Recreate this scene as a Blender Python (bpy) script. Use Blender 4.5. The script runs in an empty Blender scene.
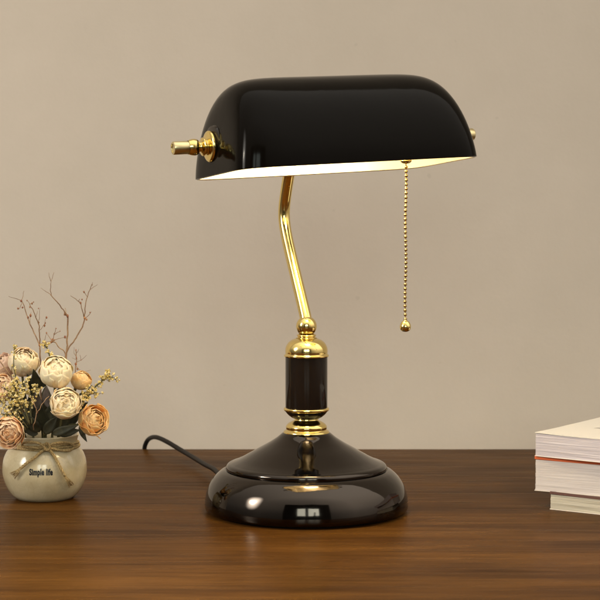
import bpy, math, random
from mathutils import Vector, Matrix, noise
R = math.radians
PI = math.pi
sc = bpy.context.scene
col = sc.collection

# ------------------------------------------------------------ camera
F, CX, CY, CZ, YH = 1670.0, -0.0057, -1.474, 0.2761, 200.0      # focal length in photo pixels, eye point, horizon row
PITCH = math.atan((300 - YH) / F)
cam_d = bpy.data.cameras.new('camera')
cam = bpy.data.objects.new('camera', cam_d); col.objects.link(cam)
cam.location = (CX, CY, CZ)
cam.rotation_euler = (PI / 2 - PITCH, 0, 0)
cam_d.sensor_width = 36
cam_d.lens = 36 * F / 600
cam_d.clip_start = 0.05; cam_d.clip_end = 50
cam_d.dof.use_dof = True; cam_d.dof.focus_distance = 1.44; cam_d.dof.aperture_fstop = 20
sc.camera = cam

def at(px, py, Y):
    """world point seen at photo pixel (px,py) standing at depth Y"""
    a = (px - 300) / F; b = -(py - 300) / F
    d = Vector((a, math.cos(PITCH) + b * math.sin(PITCH), -math.sin(PITCH) + b * math.cos(PITCH)))
    t = (Y - CY) / d.y
    return Vector((CX, CY, CZ)) + d * t

# ------------------------------------------------------------ world: the dim room behind the photographer
w = bpy.data.worlds.new('World'); sc.world = w; w.use_nodes = True
nt = w.node_tree; nt.nodes.clear()
def wn(t, **k):
    n = nt.nodes.new(t)
    for a, v in k.items(): setattr(n, a, v)
    return n
def wmath(op, a, b=None, c=None):
    n = wn('ShaderNodeMath', operation=op)
    for i, v in enumerate((a, b, c)):
        if v is None: continue
        if isinstance(v, (int, float)): n.inputs[i].default_value = v
        else: nt.links.new(v, n.inputs[i])
    return n.outputs[0]
tc = wn('ShaderNodeTexCoord'); sp = wn('ShaderNodeSeparateXYZ'); nt.links.new(tc.outputs['Generated'], sp.inputs[0])
dx, dy, dz = sp.outputs
ramp = wn('ShaderNodeValToRGB')
zz = wmath('MULTIPLY_ADD', dz, 0.5, 0.5)
nt.links.new(zz, ramp.inputs[0])
e = ramp.color_ramp.elements
e[0].position = 0.0; e[0].color = (0.12, 0.09, 0.065, 1)
e[1].position = 1.0; e[1].color = (1.0, 0.93, 0.82, 1)
for p, c in ((0.47, (0.15, 0.125, 0.10, 1)), (0.56, (0.30, 0.27, 0.235, 1)), (0.70, (0.62, 0.56, 0.48, 1))):
    q = ramp.color_ramp.elements.new(p); q.color = c
# tangent-plane coordinates of the room wall behind the camera (-Y)
den = wmath('MAXIMUM', wmath('MULTIPLY', dy, -1.0), 0.02)
u = wmath('DIVIDE', dx, den); v = wmath('DIVIDE', dz, den)
def box(u0, u1, v0, v1):
    a = wmath('MULTIPLY', wmath('GREATER_THAN', u, u0), wmath('LESS_THAN', u, u1))
    b = wmath('MULTIPLY', wmath('GREATER_THAN', v, v0), wmath('LESS_THAN', v, v1))
    return wmath('MULTIPLY', wmath('MULTIPLY', a, b), wmath('LESS_THAN', dy, -0.05))
def mixc(f, a, b):
    n = wn('ShaderNodeMix', data_type='RGBA'); nt.links.new(f, n.inputs[0]); nt.links.new(a, n.inputs[6])
    if isinstance(b, tuple): n.inputs[7].default_value = b
    else: nt.links.new(b, n.inputs[7])
    return n.outputs[2]
c0 = ramp.outputs[0]
c0 = mixc(box(-0.50, 0.50, -0.30, 0.60), c0, (0.05, 0.042, 0.034, 1))        # dark door and curtains
c0 = mixc(box(-0.20, 0.24, 0.03, 0.42), c0, (7.5, 8.2, 7.4, 1))            # window
c0 = mixc(box(-0.03, 0.03, 0.0, 0.60), c0, (0.03, 0.03, 0.03, 1))
c0 = mixc(box(-0.20, 0.24, 0.0, 0.10), c0, (0.03, 0.03, 0.03, 1))
c0 = mixc(box(0.13, 0.16, 0.0, 0.24), c0, (0.04, 0.04, 0.03, 1))
bg = wn('ShaderNodeBackground'); nt.links.new(c0, bg.inputs[0]); front = wmath('MINIMUM', wmath('MAXIMUM', wmath('MULTIPLY_ADD', dy, -2.8, -1.5), 0.0), 1.0)   # unlit middle of the room
nt.links.new(wmath('MULTIPLY', wmath('MULTIPLY_ADD', dx, 0.95, 1.78), wmath('MULTIPLY_ADD', front, -0.50, 1.0)), bg.inputs[1])
wo = wn('ShaderNodeOutputWorld'); nt.links.new(bg.outputs[0], wo.inputs[0])

# ------------------------------------------------------------ softbox, and an added fill for the desk
def area(name, loc, target, sx, sy, power, color):
    l = bpy.data.lights.new(name, 'AREA'); l.shape = 'RECTANGLE'; l.size = sx; l.size_y = sy
    l.energy = power; l.color = color
    o = bpy.data.objects.new(name, l); col.objects.link(o)
    o.location = loc
    o.rotation_euler = (Vector(target) - Vector(loc)).to_track_quat('-Z', 'Y').to_euler()
    return o
def soft_edge(o):
    """brighter in the middle of the diffuser than at its rim"""
    l = o.data; l.use_nodes = True; t = l.node_tree; em = t.nodes['Emission']
    g = t.nodes.new('ShaderNodeNewGeometry'); s1 = t.nodes.new('ShaderNodeVectorMath'); s1.operation = 'DISTANCE'
    t.links.new(g.outputs['Parametric'], s1.inputs[0]); s1.inputs[1].default_value = (0.5, 0.5, 0)
    mr = t.nodes.new('ShaderNodeMapRange'); mr.interpolation_type = 'SMOOTHSTEP'
    t.links.new(s1.outputs['Value'], mr.inputs[0])
    for i, q in enumerate((0.0, 0.5, 3.2, 0.0)): mr.inputs[i + 1].default_value = q
    t.links.new(mr.outputs[0], em.inputs['Strength'])
soft_edge(area('softbox', (-1.35, -0.66, 0.72), (0, -0.04, 0.18), 0.60, 1.05, 15.0, (1.0, 0.94, 0.84)))
sl = bpy.data.lights.new('added_desk_fill', 'SPOT'); sl.energy = 165; sl.color = (1.0, 0.88, 0.70); sl.spot_size = R(31); sl.spot_blend = 1.0; sl.shadow_soft_size = 0.12  # added spot, no real source: brightens the near desk against the far part
so = bpy.data.objects.new('added_desk_fill', sl); col.objects.link(so); so.location = (-1.33, -0.66, 0.66)
so.rotation_euler = (Vector((0.02, -0.40, 0)) - so.location).to_track_quat('-Z', 'Y').to_euler()

sc.view_settings.view_transform = 'Standard'
sc.view_settings.look = 'None'
sc.view_settings.exposure = 0.0
sc.render.resolution_x = 1024; sc.render.resolution_y = 1024
sc.render.engine = 'CYCLES'
sc.cycles.max_bounces = 10

# ------------------------------------------------------------ helpers
class MB:
    def __init__(s): s.v = []; s.f = []; s.m = []
    def add(s, vs, fs, mi=0):
        n = len(s.v); s.v += [tuple(p) for p in vs]
        s.f += [tuple(i + n for i in f) for f in fs]; s.m += [mi] * len(fs)
    def grid(s, rows, cyc=False, mi=0):
        n = len(rows); m = len(rows[0]); vs = [p for r in rows for p in r]; fs = []
        for i in range(n - 1):
            for j in range(m if cyc else m - 1):
                k = (j + 1) % m
                fs.append((i * m + j, i * m + k, (i + 1) * m + k, (i + 1) * m + j))
        s.add(vs, fs, mi)
    def lathe(s, prof, c=(0, 0, 0), ax=(0, 0, 1), n=96, mi=0):
        c = Vector(c); ax = Vector(ax).normalized()
        q = Vector((0, 0, 1)).rotation_difference(ax)
        rows = []
        for r, z in prof:
            rows.append([c + q @ Vector((r * math.cos(2 * PI * j / n), r * math.sin(2 * PI * j / n), z)) for j in range(n)])
        s.grid(rows, True, mi)
    def tube(s, pts, rad, n=12, cap=True, mi=0):
        pts = [Vector(p) for p in pts]; N = len(pts)
        rr = rad if isinstance(rad, (list, tuple)) else [rad] * N
        t = (pts[1] - pts[0]).normalized()
        up = Vector((0, 0, 1)) if abs(t.z) < 0.9 else Vector((1, 0, 0))
        a = t.cross(up).normalized(); rows = []
        for i, p in enumerate(pts):
            t2 = (pts[min(i + 1, N - 1)] - pts[max(i - 1, 0)]).normalized()
            a = (a - t2 * a.dot(t2)).normalized(); b = t2.cross(a)
            rows.append([p + (a * math.cos(2 * PI * j / n) + b * math.sin(2 * PI * j / n)) * rr[i] for j in range(n)])
        s.grid(rows, True, mi)
        if cap:
            k = len(s.v)
            s.f.append(tuple(range(k - n, k))); s.m.append(mi)
            k0 = k - n * N
            s.f.append(tuple(reversed(range(k0, k0 + n)))); s.m.append(mi)
    def ball(s, c, r, n=16, m=10, sq=(1, 1, 1), mi=0):
        c = Vector(c); rows = []
        for i in range(m + 1):
            th = PI * i / m
            rad = max(math.sin(th), 1e-4)
            rows.append([c + Vector((rad * math.cos(2 * PI * j / n) * sq[0], rad * math.sin(2 * PI * j / n) * sq[1], math.cos(th) * sq[2])) * r for j in range(n)])
        s.grid(rows, True, mi)
    def build(s, name, mats, parent=None, smooth=True, auto=None):
        me = bpy.data.meshes.new(name); me.from_pydata(s.v, [], s.f)
        if not isinstance(mats, (list, tuple)): mats = [mats]
        for m in mats: me.materials.append(m)
        me.polygons.foreach_set('material_index', s.m)
        me.polygons.foreach_set('use_smooth', [smooth] * len(s.f))
        me.update()
        if auto: me.set_sharp_from_angle(angle=R(auto))
        o = bpy.data.objects.new(name, me); col.objects.link(o)
        if parent:
            o.parent = parent
            L = parent.location.copy()
            if parent.parent: L = L + parent.parent.location
            o.location = -L if parent.type == 'EMPTY' else (0, 0, 0)
        return o

def smooth_path(pts, k=8):
    P = [Vector(p) for p in pts]; P = [P[0] * 2 - P[1]] + P + [P[-1] * 2 - P[-2]]
    out = []
    for i in range(1, len(P) - 2):
        for j in range(k):
            t = j / k
            out.append(0.5 * ((2 * P[i]) + (P[i + 1] - P[i - 1]) * t + (2 * P[i - 1] - 5 * P[i] + 4 * P[i + 1] - P[i + 2]) * t * t + (3 * P[i] - P[i - 1] - 3 * P[i + 1] + P[i + 2]) * t ** 3))
    out.append(P[-2]); return out

def smooth_prof(pr, k=6):
    return [(max(p.x, 0), p.y) for p in smooth_path([Vector((a, b, 0)) for a, b in pr], k)]

def tag(o, label=None, cat=None, group=None, kind=None):
    if label: o['label'] = label
    if cat: o['category'] = cat
    if group: o['group'] = group
    if kind: o['kind'] = kind
    return o
def empty(name, loc=(0, 0, 0)):
    o = bpy.data.objects.new(name, None); col.objects.link(o); o.location = loc; o.empty_display_size = 0.02
    return o

# ------------------------------------------------------------ materials
def mat(name, base=(0.5, 0.5, 0.5), rough=0.5, metal=0.0, **k):
    m = bpy.data.materials.new(name); m.use_nodes = True
    b = m.node_tree.nodes['Principled BSDF']
    b.inputs['Base Color'].default_value = (*base, 1); b.inputs['Roughness'].default_value = rough
    b.inputs['Metallic'].default_value = metal
    for a, v in k.items(): b.inputs[a.replace('_', ' ')].default_value = v
    return m
class NT:
    def __init__(s, m): s.t = m.node_tree; s.b = s.t.nodes['Principled BSDF']
    def n(s, t, **k):
        x = s.t.nodes.new(t)
        for a, v in k.items():
            if a in x.inputs.keys() and not hasattr(x, a): x.inputs[a].default_value = v
            else: setattr(x, a, v)
        return x
    def l(s, a, b): s.t.links.new(a, b)
    def coords(s, scale=(1, 1, 1), obj=True):
        t = s.n('ShaderNodeTexCoord'); m = s.n('ShaderNodeMapping'); m.inputs['Scale'].default_value = scale
        s.l(t.outputs['Object' if obj else 'Generated'], m.inputs[0]); return m.outputs[0]
    def noise(s, vec, scale, detail=3, rough=0.5, dist=0.0):
        x = s.n('ShaderNodeTexNoise'); s.l(vec, x.inputs['Vector'])
        x.inputs['Scale'].default_value = scale; x.inputs['Detail'].default_value = detail
        x.inputs['Roughness'].default_value = rough; x.inputs['Distortion'].default_value = dist
        return x.outputs['Fac']
    def ramp(s, fac, stops):
        x = s.n('ShaderNodeValToRGB'); s.l(fac, x.inputs[0]); el = x.color_ramp.elements
        while len(el) < len(stops): el.new(0.5)
        for i, (p, c) in enumerate(stops): el[i].position = p; el[i].color = (*c, 1) if len(c) == 3 else c
        return x.outputs[0]
    def mix(s, f, a, b, mode='MIX'):
        x = s.n('ShaderNodeMix', data_type='RGBA', blend_type=mode)
        for i, v in ((0, f), (6, a), (7, b)):
            if isinstance(v, (int, float)): x.inputs[i].default_value = v
            elif isinstance(v, tuple): x.inputs[i].default_value = (*v, 1)
            else: s.l(v, x.inputs[i])
        return x.outputs[2]
    def bump(s, h, strength, dist, prev=None):
        x = s.n('ShaderNodeBump'); s.l(h, x.inputs['Height']); x.inputs['Strength'].default_value = strength; x.inputs['Distance'].default_value = dist
        if prev: s.l(prev, x.inputs['Normal'])
        return x.outputs[0]
    def rng(s, v, a, b, c, d):
        x = s.n('ShaderNodeMapRange'); s.l(v, x.inputs[0])
        for i, q in enumerate((a, b, c, d)): x.inputs[i + 1].default_value = q
        return x.outputs[0]

M = {}
# brass
m = mat('polished_brass', (0.85, 0.66, 0.25), 0.13, 1.0); t = NT(m)
nz = t.noise(t.coords((1, 1, 1)), 60, 4, 0.6)
t.l(t.rng(nz, 0.3, 0.7, 0.09, 0.19), t.b.inputs['Roughness'])
t.l(t.bump(t.noise(t.coords((1, 1, 1)), 45, 2), 0.10, 0.0006), t.b.inputs['Normal']); M['brass'] = m
m = mat('aged_brass', (0.50, 0.36, 0.14), 0.22, 1.0); M['aged_brass'] = m
m = mat('satin_brass', (0.72, 0.61, 0.34), 0.30, 1.0); M['satin_brass'] = m
# black glass of the shade
m = mat('black_glass', (0.0038, 0.0028, 0.002), 0.06, 0.0, IOR=1.145); t = NT(m)
nz = t.noise(t.coords(), 30, 5, 0.6)
t.l(t.rng(nz, 0.3, 0.75, 0.08, 0.13), t.b.inputs['Roughness'])
t.l(t.bump(t.noise(t.coords(), 16, 3), 0.30, 0.002), t.b.inputs['Normal']); M['black_glass'] = m
m = mat('opal_lining', (0.90, 0.84, 0.66), 0.25); M['lining'] = m
m = mat('gunmetal_enamel', (0.058, 0.049, 0.042), 0.07, 1.0); t = NT(m)
nz = t.noise(t.coords(), 40, 5, 0.65)
t.l(t.rng(nz, 0.3, 0.75, 0.045, 0.10), t.b.inputs['Roughness'])
t.l(t.bump(t.noise(t.coords(), 14, 3), 0.22, 0.004), t.b.inputs['Normal']); M['gunmetal'] = m
m = mat('column_enamel', (0.012, 0.008, 0.006), 0.08, 0.0, IOR=1.33); M['column'] = m
m = mat('black_rubber', (0.008, 0.006, 0.005), 0.5, IOR=1.3); M['rubber'] = m
m = mat('socket_plastic', (0.03, 0.028, 0.025), 0.4); M['socket'] = m
m = mat('lit_bulb', (1, 1, 1), 0.4); t = NT(m)
t.b.inputs['Emission Color'].default_value = (1.0, 0.82, 0.52, 1); t.b.inputs['Emission Strength'].default_value = 125.0; M['bulb'] = m

# walnut
m = mat('walnut_veneer', (0.15, 0.06, 0.02), 0.3, IOR=1.065); t = NT(m)
v1 = t.coords((2.0, 13.0, 1.0)); v2 = t.coords((4.5, 95.0, 1.0)); v3 = t.coords((26.0, 460.0, 1.0))
big = t.noise(v1, 1.6, 4, 0.55, 0.4); mid = t.noise(v2, 1.4, 5, 0.65, 0.3); fine = t.noise(v3, 1.0, 3, 0.7)
c = t.ramp(big, [(0.30, (0.038, 0.0150, 0.0034)), (0.50, (0.067, 0.0275, 0.0055)), (0.72, (0.104, 0.044, 0.0085))])
g = t.ramp(mid, [(0.30, (0.42, 0.40, 0.40)), (0.47, (0.88, 0.86, 0.86)), (0.60, (1.0, 1.0, 1.0)), (0.78, (1.30, 1.25, 1.18))])
c = t.mix(0.72, c, g, 'MULTIPLY')
g2 = t.ramp(fine, [(0.33, (0.50, 0.45, 0.42)), (0.48, (1, 1, 1)), (0.7, (1.08, 1.07, 1.06))])
c = t.mix(0.6, c, g2, 'MULTIPLY')
t.l(c, t.b.inputs['Base Color'])
t.l(t.rng(mid, 0.3, 0.7, 0.36, 0.24), t.b.inputs['Roughness'])
bb = t.bump(mid, 0.10, 0.0006); bb = t.bump(fine, 0.12, 0.0003, bb)
t.l(bb, t.b.inputs['Normal']); M['wood'] = m

# painted plaster wall
m = mat('painted_plaster', (0.52, 0.45, 0.36), 0.8); t = NT(m)
n1 = t.noise(t.coords(), 3.0, 3, 0.5); n2 = t.noise(t.coords(), 22.0, 5, 0.6); n3 = t.noise(t.coords(), 160.0, 4, 0.6)
c = t.ramp(n1, [(0.3, (0.548, 0.468, 0.386)), (0.7, (0.585, 0.498, 0.414))])
c = t.mix(0.5, c, t.ramp(n2, [(0.3, (0.96, 0.96, 0.955)), (0.7, (1.03, 1.03, 1.03))]), 'MULTIPLY')
sp1 = t.noise(t.coords(), 75.0, 1, 0.5)
c = t.mix(t.rng(sp1, 0.795, 0.83, 0.0, 0.12), c, (0.20, 0.15, 0.11))
t.l(c, t.b.inputs['Base Color'])
t.l(t.bump(n3, 0.25, 0.0006, t.bump(n2, 0.18, 0.003)), t.b.inputs['Normal']); M['wall'] = m

# ceramic glaze
m = mat('cream_glaze', (0.55, 0.50, 0.33), 0.16, IOR=1.5, Coat_Weight=0.3); t = NT(m)
n1 = t.noise(t.coords(), 40, 4, 0.6)
c = t.ramp(n1, [(0.3, (0.46, 0.375, 0.225)), (0.55, (0.53, 0.445, 0.285)), (0.75, (0.59, 0.515, 0.36))])
vo = t.n('ShaderNodeTexVoronoi', feature='DISTANCE_TO_EDGE'); t.l(t.coords(), vo.inputs['Vector']); vo.inputs['Scale'].default_value = 170
c = t.mix(t.rng(vo.outputs['Distance'], 0.0, 0.035, 0.28, 0.0), c, (0.32, 0.26, 0.14))
t.l(c, t.b.inputs['Base Color']); t.l(t.bump(n1, 0.15, 0.0008), t.b.inputs['Normal']); M['glaze'] = m
m = mat('unglazed_clay', (0.25, 0.17, 0.09), 0.8); M['clay'] = m
m = mat('print_ink', (0.008, 0.008, 0.012), 0.35); M['ink'] = m
m = mat('jute', (0.36, 0.25, 0.11), 0.9); t = NT(m)
n1 = t.noise(t.coords(), 700, 3, 0.6)
t.l(t.ramp(n1, [(0.3, (0.20, 0.13, 0.05)), (0.5, (0.38, 0.265, 0.115)), (0.75, (0.56, 0.42, 0.20))]), t.b.inputs['Base Color']); M['jute'] = m

def petal_mat(name, a, b, c):
    m = mat(name, a, 0.6, Subsurface_Weight=0.25, Subsurface_Scale=0.002); t = NT(m)
    m.node_tree.nodes['Principled BSDF'].inputs['Subsurface Radius'].default_value = (1, 0.6, 0.3)
    g = t.n('ShaderNodeNewGeometry'); n1 = t.noise(t.coords(), 90, 4, 0.6, 0.3); n2 = t.noise(t.coords((1, 1, 1)), 420, 3, 0.6)
    cc = t.ramp(n1, [(0.32, c), (0.48, a), (0.66, b)])
    cc = t.mix(t.rng(g.outputs['Random Per Island'], 0, 1, 0, 0.45), cc, b)
    cc = t.mix(0.5, cc, t.ramp(n2, [(0.3, (0.82, 0.78, 0.7)), (0.7, (1.05, 1.05, 1.05))]), 'MULTIPLY')
    t.l(cc, t.b.inputs['Base Color']); t.l(t.bump(n2, 0.4, 0.0008), t.b.inputs['Normal']); return m
M['cream'] = petal_mat('cream_petal', (0.92, 0.735, 0.50), (0.95, 0.82, 0.54), (0.88, 0.61, 0.30))
M['ivory'] = petal_mat('ivory_petal', (0.90, 0.70, 0.48), (0.93, 0.80, 0.52), (0.82, 0.52, 0.34))
M['peach'] = petal_mat('peach_petal', (0.92, 0.56, 0.32), (0.93, 0.68, 0.46), (0.84, 0.42, 0.18))
M['amber'] = petal_mat('amber_petal', (0.90, 0.52, 0.20), (0.93, 0.66, 0.36), (0.84, 0.36, 0.08))
M['blush'] = petal_mat('blush_petal', (0.62, 0.38, 0.28), (0.74, 0.54, 0.40), (0.45, 0.20, 0.14))
def leaf_mat(name, a, b):
    m = mat(name, a, 0.72); t = NT(m); n1 = t.noise(t.coords(), 120, 3, 0.6)
    t.l(t.ramp(n1, [(0.3, a), (0.7, b)]), t.b.inputs['Base Color']); return m
M['leaf'] = leaf_mat('dark_leaf', (0.014, 0.016, 0.008), (0.055, 0.050, 0.022))
M['dryleaf'] = leaf_mat('dusty_leaf', (0.10, 0.075, 0.06), (0.22, 0.18, 0.16))
M['stem'] = leaf_mat('stem_green', (0.05, 0.05, 0.018), (0.12, 0.10, 0.035))
M['twig'] = leaf_mat('red_brown_twig', (0.17, 0.085, 0.045), (0.40, 0.25, 0.13))
M['bud'] = leaf_mat('rusty_bud', (0.20, 0.05, 0.03), (0.42, 0.20, 0.08))
m = mat('straw_blossom', (0.6, 0.5, 0.2), 0.7); t = NT(m)
g = t.n('ShaderNodeNewGeometry')
t.l(t.ramp(g.outputs['Random Per Island'], [(0.0, (0.36, 0.25, 0.05)), (0.35, (0.66, 0.48, 0.12)), (0.7, (0.82, 0.66, 0.28)), (1.0, (0.86, 0.74, 0.45))]), t.b.inputs['Base Color']); M['blossom'] = m

def page_mat(name, a, b, rot):
    m = mat(name, a, 0.75); t = NT(m)
    tcn = t.n('ShaderNodeTexCoord'); mp = t.n('ShaderNodeMapping'); t.l(tcn.outputs['Object'], mp.inputs[0]); mp.inputs['Scale'].default_value = (12, 12, 1500)
    n1 = t.noise(mp.outputs[0], 1.0, 2, 0.6)
    mp2 = t.n('ShaderNodeMapping'); t.l(tcn.outputs['Object'], mp2.inputs[0]); mp2.inputs['Scale'].default_value = (6, 6, 330)
    n2 = t.noise(mp2.outputs[0], 1.0, 3, 0.6)
    cc = t.ramp(n1, [(0.32, b), (0.6, a)])
    cc = t.mix(0.55, cc, t.ramp(n2, [(0.32, (0.80, 0.79, 0.80)), (0.6, (1, 1, 1))]), 'MULTIPLY')
    t.l(cc, t.b.inputs['Base Color']); t.l(t.bump(n1, 0.4, 0.0004), t.b.inputs['Normal']); return m
M['pages_grey'] = page_mat('cool_pages', (0.68, 0.62, 0.645), (0.44, 0.39, 0.42), 0)
M['pages_white'] = page_mat('white_pages', (0.70, 0.635, 0.61), (0.56, 0.50, 0.475), 0)
M['pages_cream'] = page_mat('cream_pages', (0.60, 0.55, 0.45), (0.32, 0.28, 0.21), 0)
M['cover_cream'] = mat('cream_cover', (0.72, 0.67, 0.59), 0.35)
M['cover_orange'] = mat('orange_cover', (0.62, 0.12, 0.03), 0.5)
M['cover_brown'] = mat('brown_cover', (0.10, 0.045, 0.035), 0.4)
M['cover_white'] = mat('white_cover', (0.72, 0.66, 0.58), 0.4)

# ------------------------------------------------------------ setting: desk top and wall
EDGE = 0.368
d = MB()
x0, x1, yf = -1.1, 1.1, -1.30
prof = [(EDGE - 0.05, -0.030), (EDGE, -0.030)] + [(EDGE - 0.002 + 0.002 * math.cos(a), -0.002 + 0.002 * math.sin(a)) for a in [i * PI / 12 for i in range(7)]]
prof += [(yf + 0.002, 0.0), (yf, -0.002), (yf, -0.030), (EDGE - 0.05, -0.030)]
d.grid([[Vector((x, y, z)) for (y, z) in prof] for x in (x0, x1)])
n = len(prof) - 1
for x in (x0, x1): d.add([(x, y, z) for (y, z) in prof[:-1]], [tuple(range(n))])
tag(d.build('desk_top', M['wood'], smooth=False), kind='structure')
b = MB(); b.add([(-2.4, 0.445, -0.75), (2.4, 0.445, -0.75), (2.4, 0.445, 1.9), (-2.4, 0.445, 1.9),
                 (-2.4, 0.545, -0.75), (2.4, 0.545, -0.75), (2.4, 0.545, 1.9), (-2.4, 0.545, 1.9)],
                [(0, 1, 2, 3), (5, 4, 7, 6), (4, 0, 3, 7), (1, 5, 6, 2), (3, 2, 6, 7), (4, 5, 1, 0)])
tag(b.build('wall', M['wall'], smooth=False), kind='structure')

# ------------------------------------------------------------ the banker's lamp
lamp = empty('desk_lamp')
tag(lamp, 'lit desk lamp with long black glass shade, brass arm and round black base', 'desk lamp')
# base bell
bell = [(0.0, 0.002), (0.086, 0.002), (0.0895, 0.0025), (0.0905, 0.005), (0.0903, 0.010), (0.0890, 0.017), (0.0862, 0.0245), (0.0820, 0.0305), (0.0770, 0.0352), (0.0730, 0.0374)]
cone = [(0.0670, 0.0430), (0.0600, 0.0460), (0.0530, 0.0498), (0.0440, 0.0550), (0.0340, 0.0606), (0.0265, 0.0655), (0.0215, 0.0695), (0.018, 0.0712)]
b = MB(); b.lathe(smooth_prof(bell[1:], 6) + smooth_prof([(0.0722, 0.0374), (0.0716, 0.0368), (0.0713, 0.0370), (0.0714, 0.0385), (0.0712, 0.0402), (0.0700, 0.0418), (0.0682, 0.0427)], 4) + smooth_prof(cone, 6), n=160)
b.lathe([(0.0001, 0.002), (0.086, 0.002)], n=160)
base = b.build('base', M['gunmetal'], lamp, auto=50)
b = MB(); b.lathe([(0.080, 0.0), (0.083, 0.0), (0.083, 0.003), (0.080, 0.003), (0.080, 0.0)], n=96)
b.build('foot_ring', M['rubber'], base)
zc = lambda y: at(306.5, y, 0).z
def prof_px(lst): return [(r / 1133.0, zc(y)) for r, y in lst]
b = MB(); b.lathe(smooth_prof(prof_px([(22.5, 437.5), (23.2, 435), (23.2, 432.5), (22.8, 431), (21.2, 429.9), (20.4, 429.2), (20.6, 427.8), (20.6, 426), (18.8, 423.6), (15.5, 421.6), (12.6, 420.2), (11.8, 418.6), (12.2, 416.5)]), 5))
b.build('lower_collar', M['brass'], lamp)
b = MB(); b.lathe(smooth_prof(prof_px([(12.5, 418.5), (16, 416.5), (19.2, 413.8), (21.2, 411.2), (21.4, 410.3)]), 5))
b.build('column_cup', M['column'], lamp)
b = MB(); b.lathe(smooth_prof(prof_px([(21.2, 411.0), (22.6, 410.2), (23.0, 409), (22.6, 407.8), (21.2, 407.2)]), 4))
b.build('lower_ring', M['brass'], lamp)
b = MB(); b.lathe(prof_px([(21.0, 408.5), (21.2, 408), (21.2, 382), (21.2, 356)]))
b.build('column', M['column'], lamp)
b = MB(); b.lathe(smooth_prof(prof_px([(21.2, 357), (22.4, 356.4), (22.6, 355), (21.6, 354.2), (21.2, 353.4), (21.4, 351), (20.8, 347), (18.6, 343), (15.4, 340.2), (12.2, 338.8), (10.6, 338.2)]), 5))
b.build('column_cap', M['brass'], lamp)
b = MB(); b.lathe(smooth_prof(prof_px([(10.0, 338.8), (10.4, 337.6), (9.0, 337.0), (8.8, 336.4), (9.8, 335.6), (9.4, 334.6), (8.0, 334.0)]), 4))
b.ball((0, 0, zc(326.3)), 10.4 / 1133, 40, 24)
b.build('ball_joint', M['brass'], lamp)

# shade frame: u along the shade, n towards its open front, t up
PSI = R(25.0); ROLL = R(3.2); TILT = R(4.2)
Rm = Matrix.Rotation(PSI, 3, 'Z') @ Matrix.Rotation(-ROLL, 3, 'Y') @ Matrix.Rotation(TILT, 3, 'X').inverted()
EOFF = Vector((0, 0, 0))
Y0 = -0.076
C0 = at(336, 168.0, Y0)
A_, B_, H_ = 0.1093, 0.0620, 0.0765
def S(u, v, z): return C0 + Rm @ Vector((u, -v, z))      # v>0 towards the viewer

def shade_shell(a, bb, h, q=8.0, p=2.1, z0=0.0, nu=72, nv=56):
    rows = []
    half = [(1.0, 0.004 + 0.80 * i / 16) for i in range(17)]           # end face, out from its centre
    half = [((1 - w_ ** q) ** (1 / q), w_) for _, w_ in half]
    u_s = half[-1][0]
    half += [(x_, (1 - x_ ** q) ** (1 / q)) for x_ in [u_s * (1 - (k / 26) ** 1.6) for k in range(1, 27)]]
    prs = [(-x_, w_) for x_, w_ in half] + [(x_, w_) for x_, w_ in reversed(half[:-1])]
    for su, cu in prs:
        row = []
        for j in range(nv + 1):
            ph = PI * j / nv
            cv = math.copysign(abs(math.cos(ph)) ** (2 / p), math.cos(ph)); sv = abs(math.sin(ph)) ** (2 / p)
            row.append(S(a * su * (1 - 0.115 * (cu * sv) ** 1.15), bb * cu * cv, z0 + h * cu * sv))
        rows.append(row)
    return rows
out = shade_shell(A_, B_, H_)
inn = shade_shell(A_ - 0.0030, B_ - 0.0030, H_ - 0.0030)
b = MB(); b.grid(out)
# thin rounded rim joining glass and lining
for side in (0, -1):
    b.grid([[r[side] for r in out], [r[side] * 0.5 + q[side] * 0.5 - Vector((0, 0, 0.0007)) for r, q in zip(out, inn)]])
shade = b.build('shade', M['black_glass'], lamp)
b = MB(); b.grid(inn)
for side in (0, -1):
    b.grid([[r[side] * 0.5 + q[side] * 0.5 - Vector((0, 0, 0.0007)) for r, q in zip(out, inn)], [q[side] for q in inn]])
b.build('lining', M['lining'], shade)

# thumb screws, both ends
ZK = 0.0235
for sgn in (-1, 1):
    ax = (Rm @ Vector((sgn, 0, 0))).normalized()
    e0 = S(sgn * (A_ - 0.0085), -0.009, ZK)
    k = MB(); k.lathe([(0.0001, 0.0), (0.0165, 0.0), (0.0175, 0.002), (0.0165, 0.0046), (0.012, 0.0055), (0.0001, 0.0055)], e0, ax, 48)
    kn = k.build('thumb_screw', M['column'], lamp, auto=40)
    k = MB(); k.lathe(smooth_prof([(0.0030, 0.0045), (0.0110, 0.0050), (0.0128, 0.0070), (0.0120, 0.0088), (0.0075, 0.0100), (0.0060, 0.0112), (0.0072, 0.0124), (0.0074, 0.0136), (0.0045, 0.0150), (0.0036, 0.0165)], 4), e0, ax, 48)
    k.build('washer', M['brass'], kn)
    k = MB(); k.lathe(smooth_prof([(0.0034, 0.0165), (0.0060, 0.0180), (0.0068, 0.0210), (0.0064, 0.0238), (0.0056, 0.0262)], 5) , e0, ax, 48)
    k.build('bead', M['brass'], kn)
    k = MB(); k.lathe([(0.0052, 0.0255), (0.0054, 0.0275), (0.0054, 0.0385), (0.0050, 0.0392), (0.0036, 0.0394), (0.0034, 0.0385), (0.0001, 0.0385)], e0, ax, 48)
    k.build('grip', M['satin_brass'], kn, auto=40)

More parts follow.
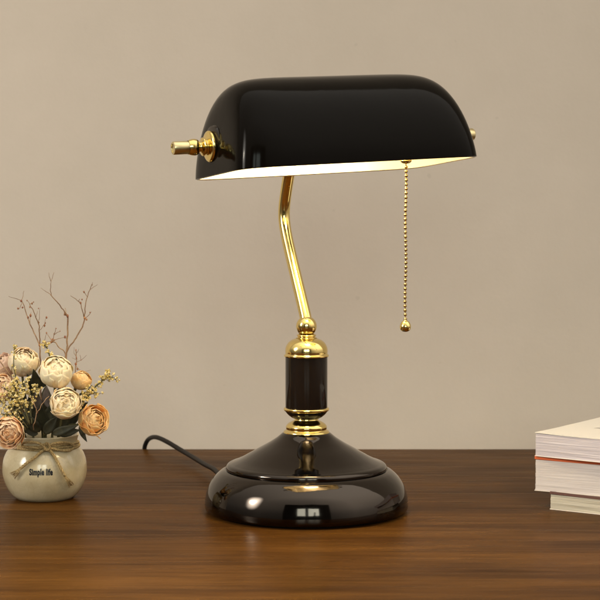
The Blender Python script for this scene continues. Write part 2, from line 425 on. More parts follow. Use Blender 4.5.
# arm: runs up behind the shade and through its back to the socket
fw = Vector((math.sin(PSI), -math.cos(PSI), 0))
def arm_pt(px, py):
    # find point on the vertical plane through the column along fw that projects to (px,py)
    Y = 0.0
    for _ in range(20):
        P = at(px, py, Y); s = P.x / fw.x; Y = s * fw.y
    return at(px, py, Y)
ap = [Vector((0.0, 0, zc(322))), arm_pt(306.2, 318), arm_pt(300.5, 296), arm_pt(294.5, 270), arm_pt(288.5, 246), arm_pt(284.6, 228), arm_pt(283.2, 216), arm_pt(284.2, 203), arm_pt(286.6, 189), arm_pt(288.6, 176), arm_pt(290.5, 163)]
ap += [S(0.0, -0.066, 0.045), S(0.0, -0.045, 0.052), S(0, -0.012, 0.045)]
sm = smooth_path(ap, 10)
for _ in range(150):
    sm = [sm[0]] + [(sm[i - 1] + sm[i] * 2 + sm[i + 1]) / 4 for i in range(1, len(sm) - 1)] + [sm[-1]]
b = MB(); b.tube(sm, 0.0053, 28); b.build('arm', M['brass'], lamp)

# socket, bulb and bracket under the glass
ax = (Rm @ Vector((1, 0, 0))).normalized()
b = MB(); b.lathe([(0.0001, 0), (0.012, 0), (0.0125, 0.002), (0.0125, 0.034), (0.0115, 0.036), (0.0001, 0.036)], S(0.028, 0, 0.040), ax, 40)
sck = b.build('bulb_socket', M['socket'], lamp, auto=40)
b = MB(); b.lathe(smooth_prof([(0.0001, -0.058), (0.006, -0.0565), (0.010, -0.052), (0.0115, -0.045), (0.0105, -0.034), (0.0075, -0.018), (0.0065, -0.006), (0.0065, 0.0)], 5), S(0.026, 0, 0.040), ax, 32)
b.build('bulb', M['bulb'], sck)
b = MB()
b.tube([S(-A_ + 0.005, -0.009, ZK), S(-A_ + 0.010, -0.009, ZK + 0.001), S(-A_ + 0.016, -0.002, 0.042), S(-0.075, 0.0, 0.060), S(-0.02, 0, 0.0645), S(0.02, 0, 0.0645), S(0.075, 0, 0.060), S(A_ - 0.016, -0.002, 0.042), S(A_ - 0.010, -0.009, ZK + 0.001), S(A_ - 0.005, -0.009, ZK)], 0.0018, 10)
b.build('bracket', M['brass'], lamp)

# pull chain
ct = None
def axis_pt(px, z=0.004, v=0.0):
    lo, hi = -0.1, 0.1
    for _ in range(40):
        mm = (lo + hi) / 2; P = S(mm, v, z); 
        X = 300 + F * (P.x - CX) / ((P.y - CY) * math.cos(PITCH) - (P.z - CZ) * math.sin(PITCH))
        if X < px: lo = mm
        else: hi = mm
    return S(mm, v, z)
ct = axis_pt(406.0, 0.002, 0.012)
pc = MB(); zt = ct.z; zb = at(405.5, 319.0, ct.y).z; N = 36
pitch = (zt - 0.0015 - zb) / N
rng = random.Random(4)
for i in range(N + 1):
    z = zt - 0.0015 - i * pitch; wob = 0.00035 * math.sin(i * 0.35)
    pc.ball((ct.x + wob, ct.y, z), 0.00148, 12, 8, (1, 1, 1.0))
pc.tube([(ct.x, ct.y, zt), (ct.x, ct.y, zb)], 0.0004, 6)
chain = pc.build('pull_chain', M['aged_brass'], lamp)
g = MB(); g.lathe(smooth_prof([(0.0012, -0.0022), (0.0030, -0.0020), (0.0048, -0.0004), (0.0046, 0.0008), (0.0030, 0.0018), (0.0026, 0.010)], 4), ct, (0, 0, 1), 28)
g.tube([ct + Vector((0, 0, 0.008)), axis_pt(406.0, 0.03, 0.008), axis_pt(400, 0.040, 0.004)], 0.002, 10)
g.build('chain_guide', M['aged_brass'], chain)
g = MB(); zz0 = zb - 0.0012
g.lathe(smooth_prof([(0.0010, 0.0008), (0.0016, 0.0), (0.0032, -0.0012), (0.0044, -0.0034), (0.0048, -0.0056), (0.0042, -0.0078), (0.0024, -0.0093), (0.0001, -0.0098)], 5), (ct.x, ct.y, zz0), (0, 0, 1), 28)
g.build('chain_bob', M['brass'], chain)

# power cord over the back edge of the desk
cp = [Vector((-0.060, 0.050, 0.010)), Vector((-0.072, 0.080, 0.007)), at(216, 471, 0.150), at(205, 464.5, 0.20), at(193, 457.2, 0.25), at(180, 449.5, 0.29), at(166, 441.2, 0.32), at(156, 437.2, 0.345), at(149.5, 438.6, 0.368), at(145.6, 444, 0.376), at(144.4, 452, 0.379), at(145, 475, 0.382), at(147, 520, 0.386), at(152, 640, 0.395)]
b = MB(); b.tube(smooth_path(cp, 10), 0.0025, 14); b.build('power_cord', M['rubber'], lamp)
b = MB(); b.lathe([(0.004, 0), (0.004, 0.010), (0.0027, 0.012)], (-0.0545, 0.065, 0.008), (-0.5, 0.85, 0.0), 20); b.build('cord_grommet', M['rubber'], lamp)

# ------------------------------------------------------------ vase
VY = 0.065
vc = at(45, 496.5, VY); vx = vc.x; V0 = Vector((vx, VY, 0))
vase = empty('vase', V0)
tag(vase, 'round cream crackle glazed vase with twine bow and the words Simple life', 'vase')
SV = F / (VY - CY)
vprof = [(0.0245, 0.0008), (0.0275, 0.0015), (0.0312, 0.0050), (0.0352, 0.0115), (0.0382, 0.0200), (0.0390, 0.0280), (0.0380, 0.0360), (0.0352, 0.0430), (0.0318, 0.0475), (0.0302, 0.0500), (0.0300, 0.0525), (0.0308, 0.0560), (0.0318, 0.0590)]
vsm = smooth_prof(vprof, 6)
def vr(z):
    for (r0, z0), (r1, z1) in zip(vsm, vsm[1:]):
        if z0 <= z <= z1: return r0 + (r1 - r0) * (z - z0) / max(z1 - z0, 1e-6)
    return vsm[-1][0]
b = MB(); b.lathe(vsm + [(0.0316, 0.0598), (0.0304, 0.0600), (0.0296, 0.0590), (0.0282, 0.0535), (0.0284, 0.050), (0.034, 0.040), (0.036, 0.028), (0.032, 0.012), (0.024, 0.005), (0.0001, 0.005)], V0, n=96)
vb = b.build('body', M['glaze'], vase)
b = MB(); b.lathe([(0.0001, 0.0002), (0.0240, 0.0), (0.0262, 0.0004), (0.0268, 0.0014)], V0, n=64); b.build('foot', M['clay'], vase)
def on_vase(px, py, off=0.0):
    # point on the front of the body seen at the photo pixel
    P = at(px, py, VY - 0.03)
    for _ in range(12):
        rr = vr(P.z) + off; xx = P.x - vx
        yy = -math.sqrt(max(rr * rr - xx * xx, 1e-8))
        P = at(px, py, VY + yy)
    return P
def rope(mb, pts, r=0.0011, strands=3, turns=900, k=10, closed=False):
    P = smooth_path(pts, k); L = 0; rows = [[] for _ in range(strands)]
    a = None
    for i, p in enumerate(P):
        t2 = (P[min(i + 1, len(P) - 1)] - P[max(i - 1, 0)]).normalized()
        if a is None: a = t2.orthogonal().normalized()
        a = (a - t2 * a.dot(t2)).normalized(); bb = t2.cross(a)
        if i: L += (p - P[i - 1]).length
        for s_ in range(strands):
            an = L * turns + 2 * PI * s_ / strands
            rows[s_].append(p + (a * math.cos(an) + bb * math.sin(an)) * r * 0.55)
    for rw in rows: mb.tube(rw, r * 0.62, 7)
rng = random.Random(11)
def ring(z0, off, ph, amp=0.0007, n=40):
    return [V0 + Vector(((vr(z0) + off) * math.cos(2 * PI * i / n + ph), (vr(z0) + off) * math.sin(2 * PI * i / n + ph), z0 + amp * math.sin(2 * PI * i / n * 2 + ph))) for i in range(n + 1)]
b = MB()
for z0, ph in ((0.0488, 0.3), (0.0503, 1.7), (0.0519, 2.9)): rope(b, ring(z0, 0.0012, ph), 0.0010, 3, 1000, 8)
band = b.build('twine', M['jute'], vase)
kn = on_vase(46, 447, 0.004)
b = MB()
def W(px, py, o): return on_vase(px, py, o)
# two bow loops
rope(b, [W(46, 447, .004), W(54, 443.5, .005), (W(64, 442.5, .006)), W(71.5, 444, .005), W(73.5, 447.5, .004), W(69, 450.5, .004), W(60, 450, .004), W(52, 448.5, .004), W(46, 447, .004)], 0.0011, 3, 1000)
rope(b, [W(46, 447, .004), W(38, 443, .005), W(29, 442, .005), W(22.5, 443.5, .004), W(23, 446, .003), W(31, 447.5, .004), W(39, 448, .004), W(46, 447, .004)], 0.0011, 3, 1000)
rope(b, [W(43, 445, .005), W(46, 450, .0065), W(49.5, 448, .006), W(47.5, 443.5, .006), W(43.5, 445, .005)], 0.0012, 3, 1000)
b.build('bow_loop', M['jute'], vase)
for pts, end in (([(46, 448), (41, 452), (34, 458), (27, 463), (20.5, 468.5)], (12, 476)), ([(47, 448), (52, 453), (57, 461), (61, 469), (65, 476)], (71.5, 487))):
    b = MB()
    P3 = [W(x, y, .0035) for x, y in pts]
    rope(b, P3, 0.0013, 3, 800)
    dx_, dy_ = end[0] - pts[-1][0], end[1] - pts[-1][1]
    for i in range(34):
        sp_ = rng.uniform(-0.45, 0.45); ln = rng.uniform(0.55, 1.0)
        ex = pts[-1][0] + dx_ * ln + dy_ * sp_ * ln * .8; ey = pts[-1][1] + dy_ * ln - dx_ * sp_ * ln * .8
        q0 = W(pts[-1][0] + rng.uniform(-1, 1), pts[-1][1] + rng.uniform(-1, 1), .0035)
        q1 = W((pts[-1][0] + ex) / 2 + rng.uniform(-.8, .8), (pts[-1][1] + ey) / 2, .0035)
        b.tube(smooth_path([q0, q1, W(ex, ey, .0015 + rng.uniform(0, .002))], 5), 0.00022, 5)
    b.build('bow_tail', M['jute'], vase)
# printed words, wrapped on the glaze
cu = bpy.data.curves.new('lettering', 'FONT'); cu.body = 'Simple life'; cu.size = 1.0; cu.offset = 0.052; cu.resolution_u = 6; cu.space_character = 1.08
to = bpy.data.objects.new('tmp', cu); col.objects.link(to)
me = bpy.data.meshes.new_from_object(to.evaluated_get(bpy.context.evaluated_depsgraph_get()))
bpy.data.objects.remove(to)
xs = [q.co.x for q in me.vertices]; xa, xb = min(xs), max(xs)
for q in me.vertices:
    px = 29.2 + (q.co.x - xa) / (xb - xa) * 23.6; py = 475.0 - q.co.y * 8.6
    q.co = on_vase(px, py, 0.00018)
me.materials.clear(); me.materials.append(M['ink'])
lo = bpy.data.objects.new('lettering', me); col.objects.link(lo); lo.parent = vase; lo.location = -V0

# ------------------------------------------------------------ flowers
MOUTH = V0 + Vector((0, 0, 0.056))
def facing(d):
    d = Vector(d).normalized(); return Vector((0, 0, 1)).rotation_difference(d)
def petals_mesh(c, r, d, seed, open_=0.5, squash=1.0, layers=5):
    mb = MB(); g = random.Random(seed); q = facing(d); ang = g.uniform(0, 6)
    for L in range(layers):
        f = (L + 1) / layers                      # 0 inner .. 1 outer
        npet = (3, 3, 4, 4, 5, 5)[L]
        lo = max(0.18, 0.60 - 0.65 * open_)
        rho = r * (lo + (1 - lo) * f ** 0.85)
        for k in range(npet):
            ang += 2 * PI / npet + g.uniform(-0.25, 0.25)
            W_ = (1.25 - 0.30 * f) * g.uniform(0.9, 1.15)
            top = R(86 - (26 + open_ * 46) * f ** 1.4 + g.uniform(-13, 9)); bot = R(-82)
            curl = (0.04 + open_ * (0.08 + 0.28 * f)) * g.uniform(0.4, 1.4)
            off = g.uniform(0, 20); rows = []
            lift = r * (0.10 * (1 - f))
            for i in range(13):
                t_ = i / 12; row = []
                for j in range(13):
                    s_ = j / 12 * 2 - 1
                    tm = 1 - 0.20 * abs(s_) ** 2.2 - 0.03 * math.sin(s_ * 7 + off)
                    ph = bot + (top - bot) * t_ * tm
                    wid = W_ * (0.35 + 0.65 * math.sin(min(t_ * 1.25, 1) * PI / 2))
                    a2 = ang + s_ * wid
                    rr = rho * math.cos(ph) * (1.0 + 0.05 * s_ * (1 if (k % 2) else -1))
                    z_ = rho * math.sin(ph) * squash + lift
                    edge = max(0, t_ * 1.0 - 0.70) / 0.30
                    rr += r * curl * edge ** 2 * 0.75; z_ -= r * curl * edge ** 2 * 0.30
                    nn = noise.noise(Vector((a2 * 2.1 + off, t_ * 2.6, L * 3.1 + k))) * 0.075 * r + noise.noise(Vector((a2 * 5.5 + off, t_ * 5, k))) * 0.022 * r
                    rr += nn + r * 0.012 * edge * math.sin(s_ * 7 + off)
                    row.append(Vector(c) + q @ Vector((rr * math.cos(a2), rr * math.sin(a2), z_ + nn * 0.4)))
                rows.append(row)
            mb.grid(rows)
    mb.ball(Vector(c) + Vector(d).normalized() * r * (0.12 if open_ < 0.4 else 0.0), r * (lo + 0.14 if open_ < 0.4 else 0.55), 20, 14, (1, 1, 1.0))
    # tight heart
    for k in range(4):
        a0 = g.uniform(0, 6.28); rows = []; rr = r * (0.10 + 0.055 * k); top_ = r * (0.80 - 0.03 * k)
        for i in range(7):
            t_ = i / 6; row = []
            for j in range(11):
                s_ = j / 10 * 2 - 1; a2 = a0 + s_ * 1.5
                q_ = rr * (1 - 0.25 * t_ + 0.10 * math.sin(3 * s_ + k)); z_ = r * 0.1 + (top_ - r * 0.1) * t_ * (1 - 0.18 * s_ * s_)
                row.append(Vector(c) + q @ Vector((q_ * math.cos(a2), q_ * math.sin(a2), z_)))
            rows.append(row)
        mb.grid(rows)
    return mb
def leaf_blade(mb, base, tip, wid, nrm, bend=0.2, fold=0.25):
    base = Vector(base); tip = Vector(tip); ax = tip - base; L = ax.length; ax.normalize()
    nrm = Vector(nrm); nrm = (nrm - ax * nrm.dot(ax)).normalized(); sd = ax.cross(nrm); rows = []
    for i in range(11):
        t_ = i / 10; hw = wid * (math.sin(PI * t_ ** 0.8)) ** 0.8 * (1 - 0.25 * t_) if 0 < t_ < 1 else 0.0001
        c = base + ax * L * t_ + nrm * (bend * L * math.sin(PI * t_))
        rows.append([c + sd * hw * s_ + nrm * abs(s_) * hw * fold for s_ in (-1, -0.5, 0, 0.5, 1)])
    mb.grid(rows)
def solid(o, th):
    md = o.modifiers.new('thickness', 'SOLIDIFY'); md.thickness = th; md.offset = 0
# px, py, Y, r px, direction, material, openness, label, leaves [(dx,dy,len)]
roses = [
 (56, 372, 0.030, 16.5, (0.15, -0.75, 0.65), 'cream', 0.16, 1.0, 5, 'largest cream rose, closed, at the centre top of the vase bouquet'),
 (65.5, 404, 0.018, 15.8, (0.2, -0.9, 0.30), 'cream', 0.30, 1.0, 6, 'cream rose with ruffled yellow heart just above the vase rim'),
 (93, 420.5, 0.035, 15.2, (0.62, -0.75, 0.32), 'amber', 0.62, 1.0, 6, 'orange open rose hanging over the right side of the vase'),
 (9.5, 431.5, 0.015, 14.6, (-0.1, -0.95, -0.05), 'peach', 0.55, 1.0, 6, 'peach rose hanging over the left side of the vase rim'),
 (81, 380.5, 0.060, 10.0, (0.5, -0.5, 0.6), 'amber', 0.05, 1.0, 4, 'small orange rosebud behind the big cream rose'),
 (23.5, 362, 0.045, 14.5, (0.25, -0.55, 0.75), 'ivory', 0.30, 1.1, 5, 'cream rose with loose upright petals at the upper left of the bouquet'),
 (3, 366, 0.065, 13.0, (-0.5, -0.5, 0.7), 'blush', 0.45, 1.0, 5, 'dusty pink rose cut by the left border of the photo'),
 (4, 388, 0.050, 13.0, (-0.3, -0.8, 0.35), 'peach', 0.40, 1.0, 5, 'peach rose half hidden by yellow filler flowers at left'),
]
for i, (px, py, Y, rp, dr, mt, op, sq, lay, lab) in enumerate(roses):
    c = at(px, py, Y); r = rp / (F / (Y - CY)); dv = Vector(dr).normalized()
    root = empty('rose', c); tag(root, lab, 'rose', 'roses in the vase')
    mb = petals_mesh(c, r * 0.985, dr, 31 + i * 7, op, sq, lay)
    o = mb.build('petals', M[mt], root); solid(o, 0.00022)
    s = MB(); bk = c - dv * r * 0.80
    foot = MOUTH + Vector((0.10 * (c.x - vx), 0.05 * (c.y - VY), -0.045))
    rimp = MOUTH + Vector((max(-0.026, min(0.026, (c.x - vx) * 0.6)), max(-0.022, min(0.022, (c.y - VY) * .5)), 0.004))
    s.tube(smooth_path([bk, bk * 0.65 + rimp * 0.35 - dv * r * 0.4 + Vector((0, 0, .004)), rimp, foot], 8), 0.0011, 8); s.build('stem', M['stem'], root)
    s = MB()
    q = facing(dr)
    for k in range(5):
        a = k * 2 * PI / 5 + i
        leaf_blade(s, bk, bk + q @ Vector((math.cos(a) * r * 0.62, math.sin(a) * r * 0.62, r * 0.35)), r * 0.16, q @ Vector((math.cos(a), math.sin(a), -1)), 0.1)
    s.ball(bk, r * 0.20, 12, 8)
    o = s.build('calyx', M['leaf'], root); solid(o, 0.0003)

# leafy stems
leafy = [
 ([(37, 380, .05), (33, 373, .045), (30, 383, .035)], [((38, 392), (33.5, 369), .048, 5.5, .036), ((33, 392), (27, 374), .05, 5, .040), ((41, 388), (47, 370), .05, 5, .045)], 'leaf', 'dark green leaves between the two upper cream roses'),
 ([], [((44, 434), (57, 417), .03, 6.0, .022), ((52, 434), (78, 425), .03, 4.5, .018), ((40, 432), (24, 412), .03, 7, .020), ((58, 434), (80, 430), .036, 5, .034), ((38, 434), (22, 428), .036, 5, .030), ((46, 432), (40, 404), .045, 7, .03), ((30, 433), (12, 410), .05, 7, .04)], 'leaf', 'dark green leaves spreading across the vase mouth'),
 ([], [((80, 424), (87, 442), .05, 4.0, .030), ((78, 416), (83, 398), .06, 6, .050), ((72, 418), (88, 402), .065, 6, .055), ((76, 400), (92, 392), .065, 5, .06)], 'leaf', 'dark leaves drooping past the right of the vase rim under the orange rose'),
 ([], [((48, 408), (47, 386), .045, 6, .035), ((40, 410), (33, 392), .045, 5.5, .038), ((50, 412), (58, 392), .05, 6, .045)], 'dryleaf', 'dusty grey leaves below the largest cream rose'),
 ([], [((40, 425), (22, 395), .06, 8, .055), ((50, 425), (66, 392), .065, 9, .06), ((30, 428), (10, 404), .06, 8, .06), ((60, 425), (84, 400), .065, 8, .065), ((45, 420), (46, 385), .07, 9, .07), ((36, 424), (32, 388), .065, 9, .06), ((22, 426), (14, 388), .07, 9, .07), ((56, 424), (60, 386), .07, 9, .07), ((68, 424), (80, 408), .06, 7, .055), ((30, 430), (40, 398), .05, 8, .045), ((18, 424), (28, 400), .05, 7, .048), ((54, 432), (72, 408), .05, 8, .045), ((42, 430), (56, 400), .045, 7, .04)], 'leaf', 'dark inner leaves behind the roses in the vase'),
]
for i, (_, lv, mt, lab) in enumerate(leafy):
    root = empty('leaf_spray', MOUTH); tag(root, lab, 'leaves', 'leaf sprays in the vase')
    for (b0, t0, Yb, wpx, Yt) in lv:
        s = MB(); p0 = at(b0[0], b0[1], Yb); p1 = at(t0[0], t0[1], Yt)
        leaf_blade(s, p0, p1, wpx / 1085, (rng.uniform(-.4, .4), -1, rng.uniform(-.1, .6)), rng.uniform(-.1, .12), 0.3)
        o = s.build('leaf', M[mt], root); solid(o, 0.0003)
    s = MB(); p0 = at(*lv[0][0], lv[0][2]); s.tube(smooth_path([p0, (p0 + MOUTH) / 2, MOUTH + Vector((0, 0, -0.04))], 6), 0.0010, 8); s.build('stem', M['stem'], root)

# bare twigs
def twig(lab, Y0_, branches, buds, r0=0.75):
    root = empty('dried_twig', MOUTH); tag(root, lab, 'twig', 'bare twigs in the vase')
    s = MB()
    for br in branches:
        rr0, rr1, pts = br
        P = [at(x, y, Y0_ + (z if z else 0)) for x, y, z in pts]
        P = smooth_path(P, 6)
        P = [p + Vector((noise.noise(p * 260) * 0.0008, 0, noise.noise(p * 300 + Vector((5, 0, 0))) * 0.0006)) for p in P]
        n_ = len(P); s.tube(P, [0.82 * (rr0 + (rr1 - rr0) * k / (n_ - 1)) / 1085 for k in range(n_)], 7)
    s.build('branch', M['twig'], root)
    s = MB()
    for (x, y, rr) in buds:
        s.ball(at(x, y, Y0_ - 0.001 + rng.uniform(-.002, .002)), rr * 0.72 / 1085, 8, 6, (1, 1, rng.uniform(1.0, 1.7)))
    if buds: s.build('bud', M['bud'], root)
twig('tallest bare forked twig rising from behind the largest cream rose', 0.065, [
 (1.15, .95, [(62, 420, 0), (64, 385, 0), (66.5, 352, 0), (67.6, 335, 0), (68, 317, 0)]),
 (.85, .5, [(68, 317, 0), (65, 313, -.004), (58, 303, -.006), (51, 295, -.008)]),
 (.5, .22, [(51, 295, -.008), (50.6, 286, -.008), (51.6, 280, -.006), (54, 272, -.005)]),
 (.4, .2, [(51.2, 281, -.008), (49, 277, -.01), (48.6, 272.5, -.01)]),
 (.45, .2, [(51, 295, -.008), (46, 291.5, -.004), (40.5, 288, 0)]),
 (.6, .3, [(68, 317, 0), (66, 312, .004), (65, 308, .006)]), (.5, .25, [(66.5, 314, 0), (63, 315, -.006)])],
 [(65, 314, 1.7), (67.5, 316, 1.6), (51, 295, .9)])
twig('tall bare twig leaning right with a forked tip', 0.070, [
 (1.0, .8, [(60, 420, 0), (63, 380, 0), (66.5, 353, 0), (76, 338, .004), (82, 327, .006), (84.6, 319, .008)]),
 (.7, .4, [(84.6, 319, .008), (85, 308, .008), (87, 297, .010), (90, 290, .012), (92.4, 284, .012)]),
 (.35, .2, [(90, 290, .012), (94.5, 286.5, .014), (98, 284.6, .014)]), (.35, .2, [(92.4, 286, .012), (93, 282, .012)]),
 (.6, .3, [(84.6, 319, .008), (82, 310, .004), (80.6, 303, .002), (76, 299, 0), (71, 296, -.002)]),
 (.4, .2, [(87, 297, .01), (84, 292, .008), (82.5, 291, .006)]), (.4, .22, [(80.8, 304, .002), (79, 301, .008), (80, 299, 0)]),
 (.5, .25, [(84.8, 319, .008), (89, 315, .01), (91.5, 312, .012)])],
 [(84.6, 318, 1.6), (86.5, 319.5, 1.3), (80.6, 303, 1.3), (84, 292, 1.1), (90, 312.5, 1.0), (82, 299.5, .9)])
twig('budded reddish twig with many side shoots at the left of the bouquet', 0.055, [
 (1.1, .9, [(42, 420, 0), (41, 390, 0), (40.2, 363, 0), (40, 346, 0)]),
 (.85, .5, [(40, 346, 0), (35, 335, .004), (30, 324, .008), (27.5, 317, .01), (24.5, 308, .012), (21.7, 301, .012)]),
 (.4, .2, [(21.7, 301, .012), (16, 298.5, .01), (8.7, 296.5, .008)]), (.4, .2, [(21.7, 301, .012), (23, 295, .014), (24.2, 291, .014)]),
 (.4, .2, [(21.7, 303, .01), (19.5, 308.5, .01), (17.5, 308.5, .01)]), 
 (.8, .45, [(40, 346, 0), (39.5, 333, -.004), (38.6, 323, -.006), (35, 315, -.008), (32, 308, -.01), (29.5, 303, -.01)]),
 (.35, .2, [(38.6, 323, -.006), (39.4, 314, -.004), (40, 307.5, 0)]), (.35, .2, [(29.5, 303, -.01), (26.5, 300.5, -.01)]), (.35, .2, [(30, 304, -.01), (33.5, 302, -.01)]),
 (.35, .2, [(30, 323, .008), (30, 316, .01), (31, 312, .012)]), (.35, .2, [(36, 317, -.008), (37.5, 311, -.01)]),
 (.4, .2, [(40, 346, 0), (44, 340, -.004), (46.5, 333, -.006)]), (.35, .2, [(39.4, 331, -.004), (43, 326, -.006), (46, 318, -.006)])],
 [(21.2, 301, 1.5), (18, 308.5, 1.3), (22.5, 307.5, 1.3), (30.5, 315.5, 1.5), (28, 317.5, 1.4), (32, 303.5, 1.2), (29.8, 307, 1.0), (38.6, 322.5, 1.3), (39.5, 345, 1.5), (44.5, 325.5, 1.3), (46.5, 317.5, 1.3), (45.2, 323, 1.0), (33.5, 302, .9), (38.5, 308.5, .8), (27, 300.5, .8), (46.5, 333, .9)])
twig('short starry twig with rusty tips just above the largest cream rose', 0.050, [
 (.8, .6, [(64, 420, 0), (65, 385, 0), (66, 356, 0), (59.5, 347.5, -.004), (52.5, 340.5, -.008)]),
 (.45, .25, [(52.5, 340.5, -.008), (54, 334, -.01), (56, 328.5, -.012)]), (.45, .25, [(52.5, 340.5, -.008), (58, 338.8, -.006), (65, 337.2, -.004)]),
 (.45, .25, [(52.5, 340.5, -.008), (49.5, 337, -.006), (46.5, 333, -.004)]), (.4, .25, [(54, 334.5, -.01), (57.5, 332.5, -.01), (60.5, 331, -.01)]),
 (.45, .25, [(52.5, 340.5, -.008), (47, 342, -.008), (43, 343.5, -.006)])],
 [(52.5, 340.5, 2.2), (51.2, 342, 1.3), (54.3, 340, 1.2), (56, 328.5, .9), (65, 337, 1.4), (46.5, 333, 1.0), (60, 331.2, .8), (54.2, 334, .9)])
twig('fine twig fanning out behind the small orange rosebud', 0.068, [
 (.7, .5, [(70, 418, 0), (74, 390, 0), (76, 368, 0), (76.2, 358, .002), (76, 350, .004)]),
 (.35, .18, [(76, 362, 0), (81, 360, .002), (86.8, 355.4, .004)]), (.35, .18, [(76, 366, 0), (83, 371.5, 0), (91, 370, 0)]),
 (.3, .18, [(76, 356, .002), (73.5, 352, 0), (74, 347, 0)]), (.3, .18, [(76, 353, .002), (79, 349, 0)]), (.3, .18, [(76.2, 360, .002), (72, 358, 0)]), (.3, .18, [(81, 360, .002), (80.5, 355, 0)])],
 [(76.4, 358, 1.0), (75.8, 364, 1.6), (77.5, 369, 1.4), (76, 350, .8), (81, 360, .7)])
twig('small y shaped twig crossing the dark leaves over the vase rim', 0.008, [
 (.55, .55, [(33.5, 430, .006), (34, 424, 0), (37.2, 412.5, 0)]), (.5, .3, [(37.2, 412.5, 0), (43, 403, 0), (49, 396, .006)]), (.5, .3, [(37.2, 412.5, 0), (34, 404, 0), (30, 396.5, .006)])],
 [(37.2, 412.5, .9)])
twig('thick bent twig crossing the pink rose at the left border', 0.022, [
 (.9, .7, [(26, 420, .02), (16, 388, .004), (8, 373, 0), (-2, 359, 0)])], [])

# straw coloured filler sprigs
def sprig(lab, Yc, stems, n, spread, rb=1.15):
    root = empty('filler_sprig', MOUTH); tag(root, lab, 'filler flower', 'filler sprigs in the vase')
    s = MB(); b = MB()
    for st in stems:
        P = smooth_path([at(x, y, Yc + (rng.uniform(-.004, .004) if k else 0)) for k, (x, y) in enumerate(st)], 6)
        s.tube(P, [0.8 / 1085 * (1 - 0.6 * k / len(P)) for k in range(len(P))], 6)
        m0 = int(len(P) * 0.30)
        for _ in range(n):
            p = P[rng.randint(m0, len(P) - 1)]
            o = Vector([max(-1.7, min(1.7, rng.gauss(0, 1))) for _k in range(3)]) * spread / 1085
            c = p + o
            s.tube([p - (P[1] - P[0]) * 0.5, c], 0.00022, 4)
            r = rb / 1085 * rng.uniform(.7, 1.3)
            for k in range(5):                               # five tiny petals round a bead
                a = k * 2 * PI / 5 + c.x * 900
                q = facing((rng.uniform(-1, 1), -1, rng.uniform(-.2, 1)))
                b.ball(c + q @ Vector((math.cos(a), math.sin(a), 0)) * r * 0.9, r * 0.62, 6, 4, (1, .8, 1))
            b.ball(c, r * 0.6, 6, 4)
    s.build('stem', M['stem'], root); b.build('blossom', M['blossom'], root)
sprig('dense yellow filler flowers filling the left of the bouquet', 0.020, [[(30, 425), (20, 408), (12, 395), (4, 388)], [(30, 425), (24, 405), (22, 392), (25, 381)], [(28, 428), (14, 410), (4, 404), (-4, 396)], [(32, 424), (30, 404), (34, 392), (38, 387)], [(26, 430), (14, 416), (2, 414)], [(22, 410), (16, 394), (14, 384)]], 46, 3.3, 1.0)
sprig('thin tall filler sprig in front of the upper left cream rose', 0.026, [[(24, 410), (18, 385), (14, 368), (14, 352), (14.5, 344)]], 20, 1.5, .85)
sprig('small yellow filler tuft on the twigs above the largest cream rose', 0.045, [[(56, 380), (50, 358), (47, 348), (44, 344)], [(56, 380), (52, 360), (51.5, 353)]], 14, 1.8, 1.1)
sprig('yellow filler sprig reaching furthest right above the orange rose', 0.060, [[(74, 412), (86, 398), (97, 385), (107, 377), (116, 378)], [(86, 398), (94, 388), (103, 380), (108, 371)]], 26, 2.1, 1.05)
sprig('lower yellow filler sprig between the rosebud and the orange rose', 0.050, [[(72, 415), (84, 400), (92, 393), (99, 393)], [(74, 412), (84, 398), (88, 390), (92, 385)], [(72, 414), (80, 404), (84, 396)]], 20, 2.2, 1.0)

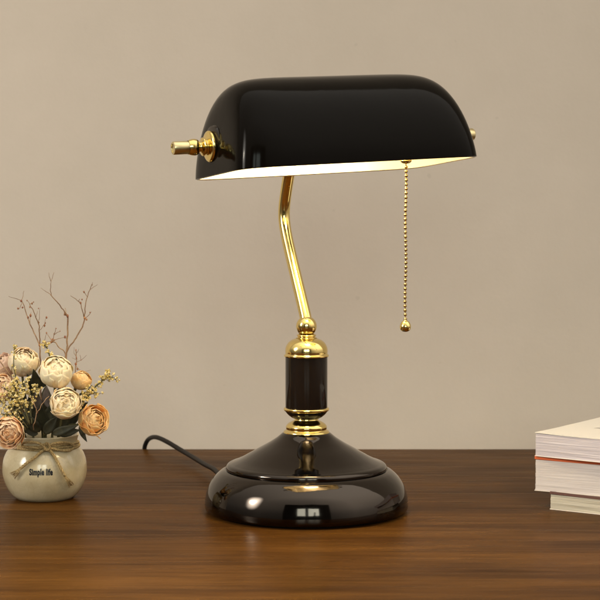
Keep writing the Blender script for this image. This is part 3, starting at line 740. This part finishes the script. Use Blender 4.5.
# ------------------------------------------------------------ books
def leaf_block(corner, yaw, L, D, z0, z1, mats, name_lab, cover_top, cover_bot, tcov, bulge=0.0, seed=0, cov_overhang=0.0, label_strip=False, mark=False):
    g = random.Random(seed)
    root = empty('book', (corner[0], corner[1], z0)); root.rotation_euler.z = yaw
    tag(root, name_lab, 'book', 'books stacked at the right')
    def part(nm, mb, mt, par=root, sm=False):
        me = bpy.data.meshes.new(nm); me.from_pydata(mb.v, [], mb.f); me.materials.append(mt); me.update()
        o = bpy.data.objects.new(nm, me); col.objects.link(o); o.parent = par
        me.polygons.foreach_set('use_smooth', [sm] * len(mb.f)); return o
    H = z1 - z0; mb = MB(); N = max(10, int(H / 0.00055)); zl = 0.0005; zh = H - tcov
    for i in range(N):
        a = zl + (zh - zl) * i / N; c = zl + (zh - zl) * (i + 1) / N - 0.00006
        jx = g.uniform(-.0002, .0002) + bulge * math.sin(PI * i / N); jy = g.uniform(-.00018, .00018) - bulge * math.sin(PI * i / N)
        rows = []
        X0, X1, Y0b, Y1b = 0.0006 + jx, L - 0.001, 0.0006 + jy, D - 0.0006
        n_ = 10
        ring_ = [(X0 + (X1 - X0) * k / n_, Y0b) for k in range(n_)] + [(X1, Y0b), (X1, Y1b), (X0, Y1b)]
        def sag(x, y): return g.uniform(-.00004, .00004)
        lo_ = [(x, y, a + sag(x, y)) for x, y in ring_]; hi_ = [(x, y, c + sag(x, y)) for x, y in ring_]
        k = len(ring_); mb.add(lo_ + hi_, [(j, (j + 1) % k, (j + 1) % k + k, j + k) for j in range(k)] + [tuple(range(k, 2 * k)), tuple(reversed(range(k)))])
    part('pages', mb, mats)
    def slab(za, zb, o_, lift=0.0):
        m_ = MB(); nx = 16; rows_t = []; rows_b = []
        for iy in range(9):
            rt = []; rb_ = []
            for ix in range(nx + 1):
                x = -o_ + (L + 2 * o_) * ix / nx; y = -o_ + (D + 2 * o_) * iy / 8
                e_ = lift * math.exp(-((x / 0.02) ** 2 + (y / 0.02) ** 2))
                rt.append((x, y, zb + e_)); rb_.append((x, y, za + e_))
            rows_t.append(rt); rows_b.append(rb_)
        m_.grid([[Vector(p) for p in r] for r in rows_t]); m_.grid([[Vector(p) for p in reversed(r)] for r in rows_b])
        def edge(a_, b_): m_.grid([[Vector(p) for p in a_], [Vector(p) for p in b_]])
        edge(rows_b[0], rows_t[0]); edge(rows_t[-1], rows_b[-1]); edge([r[0] for r in rows_t], [r[0] for r in rows_b]); edge([r[-1] for r in rows_b], [r[-1] for r in rows_t])
        return m_
    cv = part('cover', slab(H - tcov, H, cov_overhang, 0.0006), cover_top)
    part('back_cover', slab(0, 0.0005, cov_overhang), cover_bot)
    m_ = MB(); m_.add([(L - 0.0010, -cov_overhang, 0), (L + cov_overhang, -cov_overhang, 0), (L + cov_overhang, D + cov_overhang, 0), (L - 0.0010, D + cov_overhang, 0),
                       (L - 0.0010, -cov_overhang, H - 0.0001), (L + cov_overhang + .0004, -cov_overhang, H - 0.0001), (L + cov_overhang + .0004, D + cov_overhang, H - 0.0001), (L - 0.0010, D + cov_overhang, H - 0.0001)],
                      [(0, 3, 2, 1), (4, 5, 6, 7), (0, 1, 5, 4), (1, 2, 6, 5), (2, 3, 7, 6), (3, 0, 4, 7)])
    part('spine', m_, cover_top)
    if mark:
        m_ = MB()
        Yg = 0.0
        for _ in range(60):
            P = at(597.0, 428.6, Yg); Yg -= (z1 - P.z) * 4.0
        lx = (P.x - corner[0]) * math.cos(yaw) + (P.y - corner[1]) * math.sin(yaw)
        ly = -(P.x - corner[0]) * math.sin(yaw) + (P.y - corner[1]) * math.cos(yaw)
        for (x, y, rot, ln) in ((-0.003, 0.0, 0.5, 0.006), (0.001, 0.004, -0.6, 0.005), (0.004, 0.0, 0.2, 0.006), (0.011, 0.002, 0.9, 0.005), (0.0, 0.008, 0.1, 0.005), (0.012, 0.007, 0.1, 0.006)):
            x += lx; y += ly
            pts_ = [(x + ln * t_ * math.cos(rot) - 0.0012 * math.sin(PI * t_), y + ln * t_ * math.sin(rot) + 0.0012 * math.sin(PI * t_)) for t_ in [k / 6 for k in range(7)]]
            m_.grid([[Vector((a, c - .0008, H + .0002)) for a, c in pts_], [Vector((a, c + .0008, H + .0002)) for a, c in pts_]])
        o = part('cover_print', m_, M['ink'], cv)
    return root
Z1, Z2, Z3 = 0.0155, 0.0470, 0.0680
def corner_at(px, z, Yg=0.0):
    # ground-plan point of the book corner seen in column px at depth Yg
    P = at(px, 480, Yg); return (P.x, P.y)
leaf_block(corner_at(550, 0, 0.006), R(-33), 0.19, 0.125, 0.0, Z1, M['pages_cream'], 'thin cream paged book with brown cover at the bottom of the stack', M['cover_brown'], M['cover_white'], 0.0022, 0, 5)
leaf_block(corner_at(534.5, 0, 0.014), R(-29), 0.21, 0.145, Z1, Z2, M['pages_white'], 'thick white paged book with orange cover in the middle of the stack', M['cover_orange'], M['cover_white'], 0.0036, 0.0003, 6)
leaf_block(corner_at(534.5, 0, 0.012), R(-36), 0.21, 0.145, Z2, Z3, M['pages_grey'], 'white paperback with greyish pages on top of the book stack', M['cover_cream'], M['cover_cream'], 0.0007, 0, 7, mark=True)
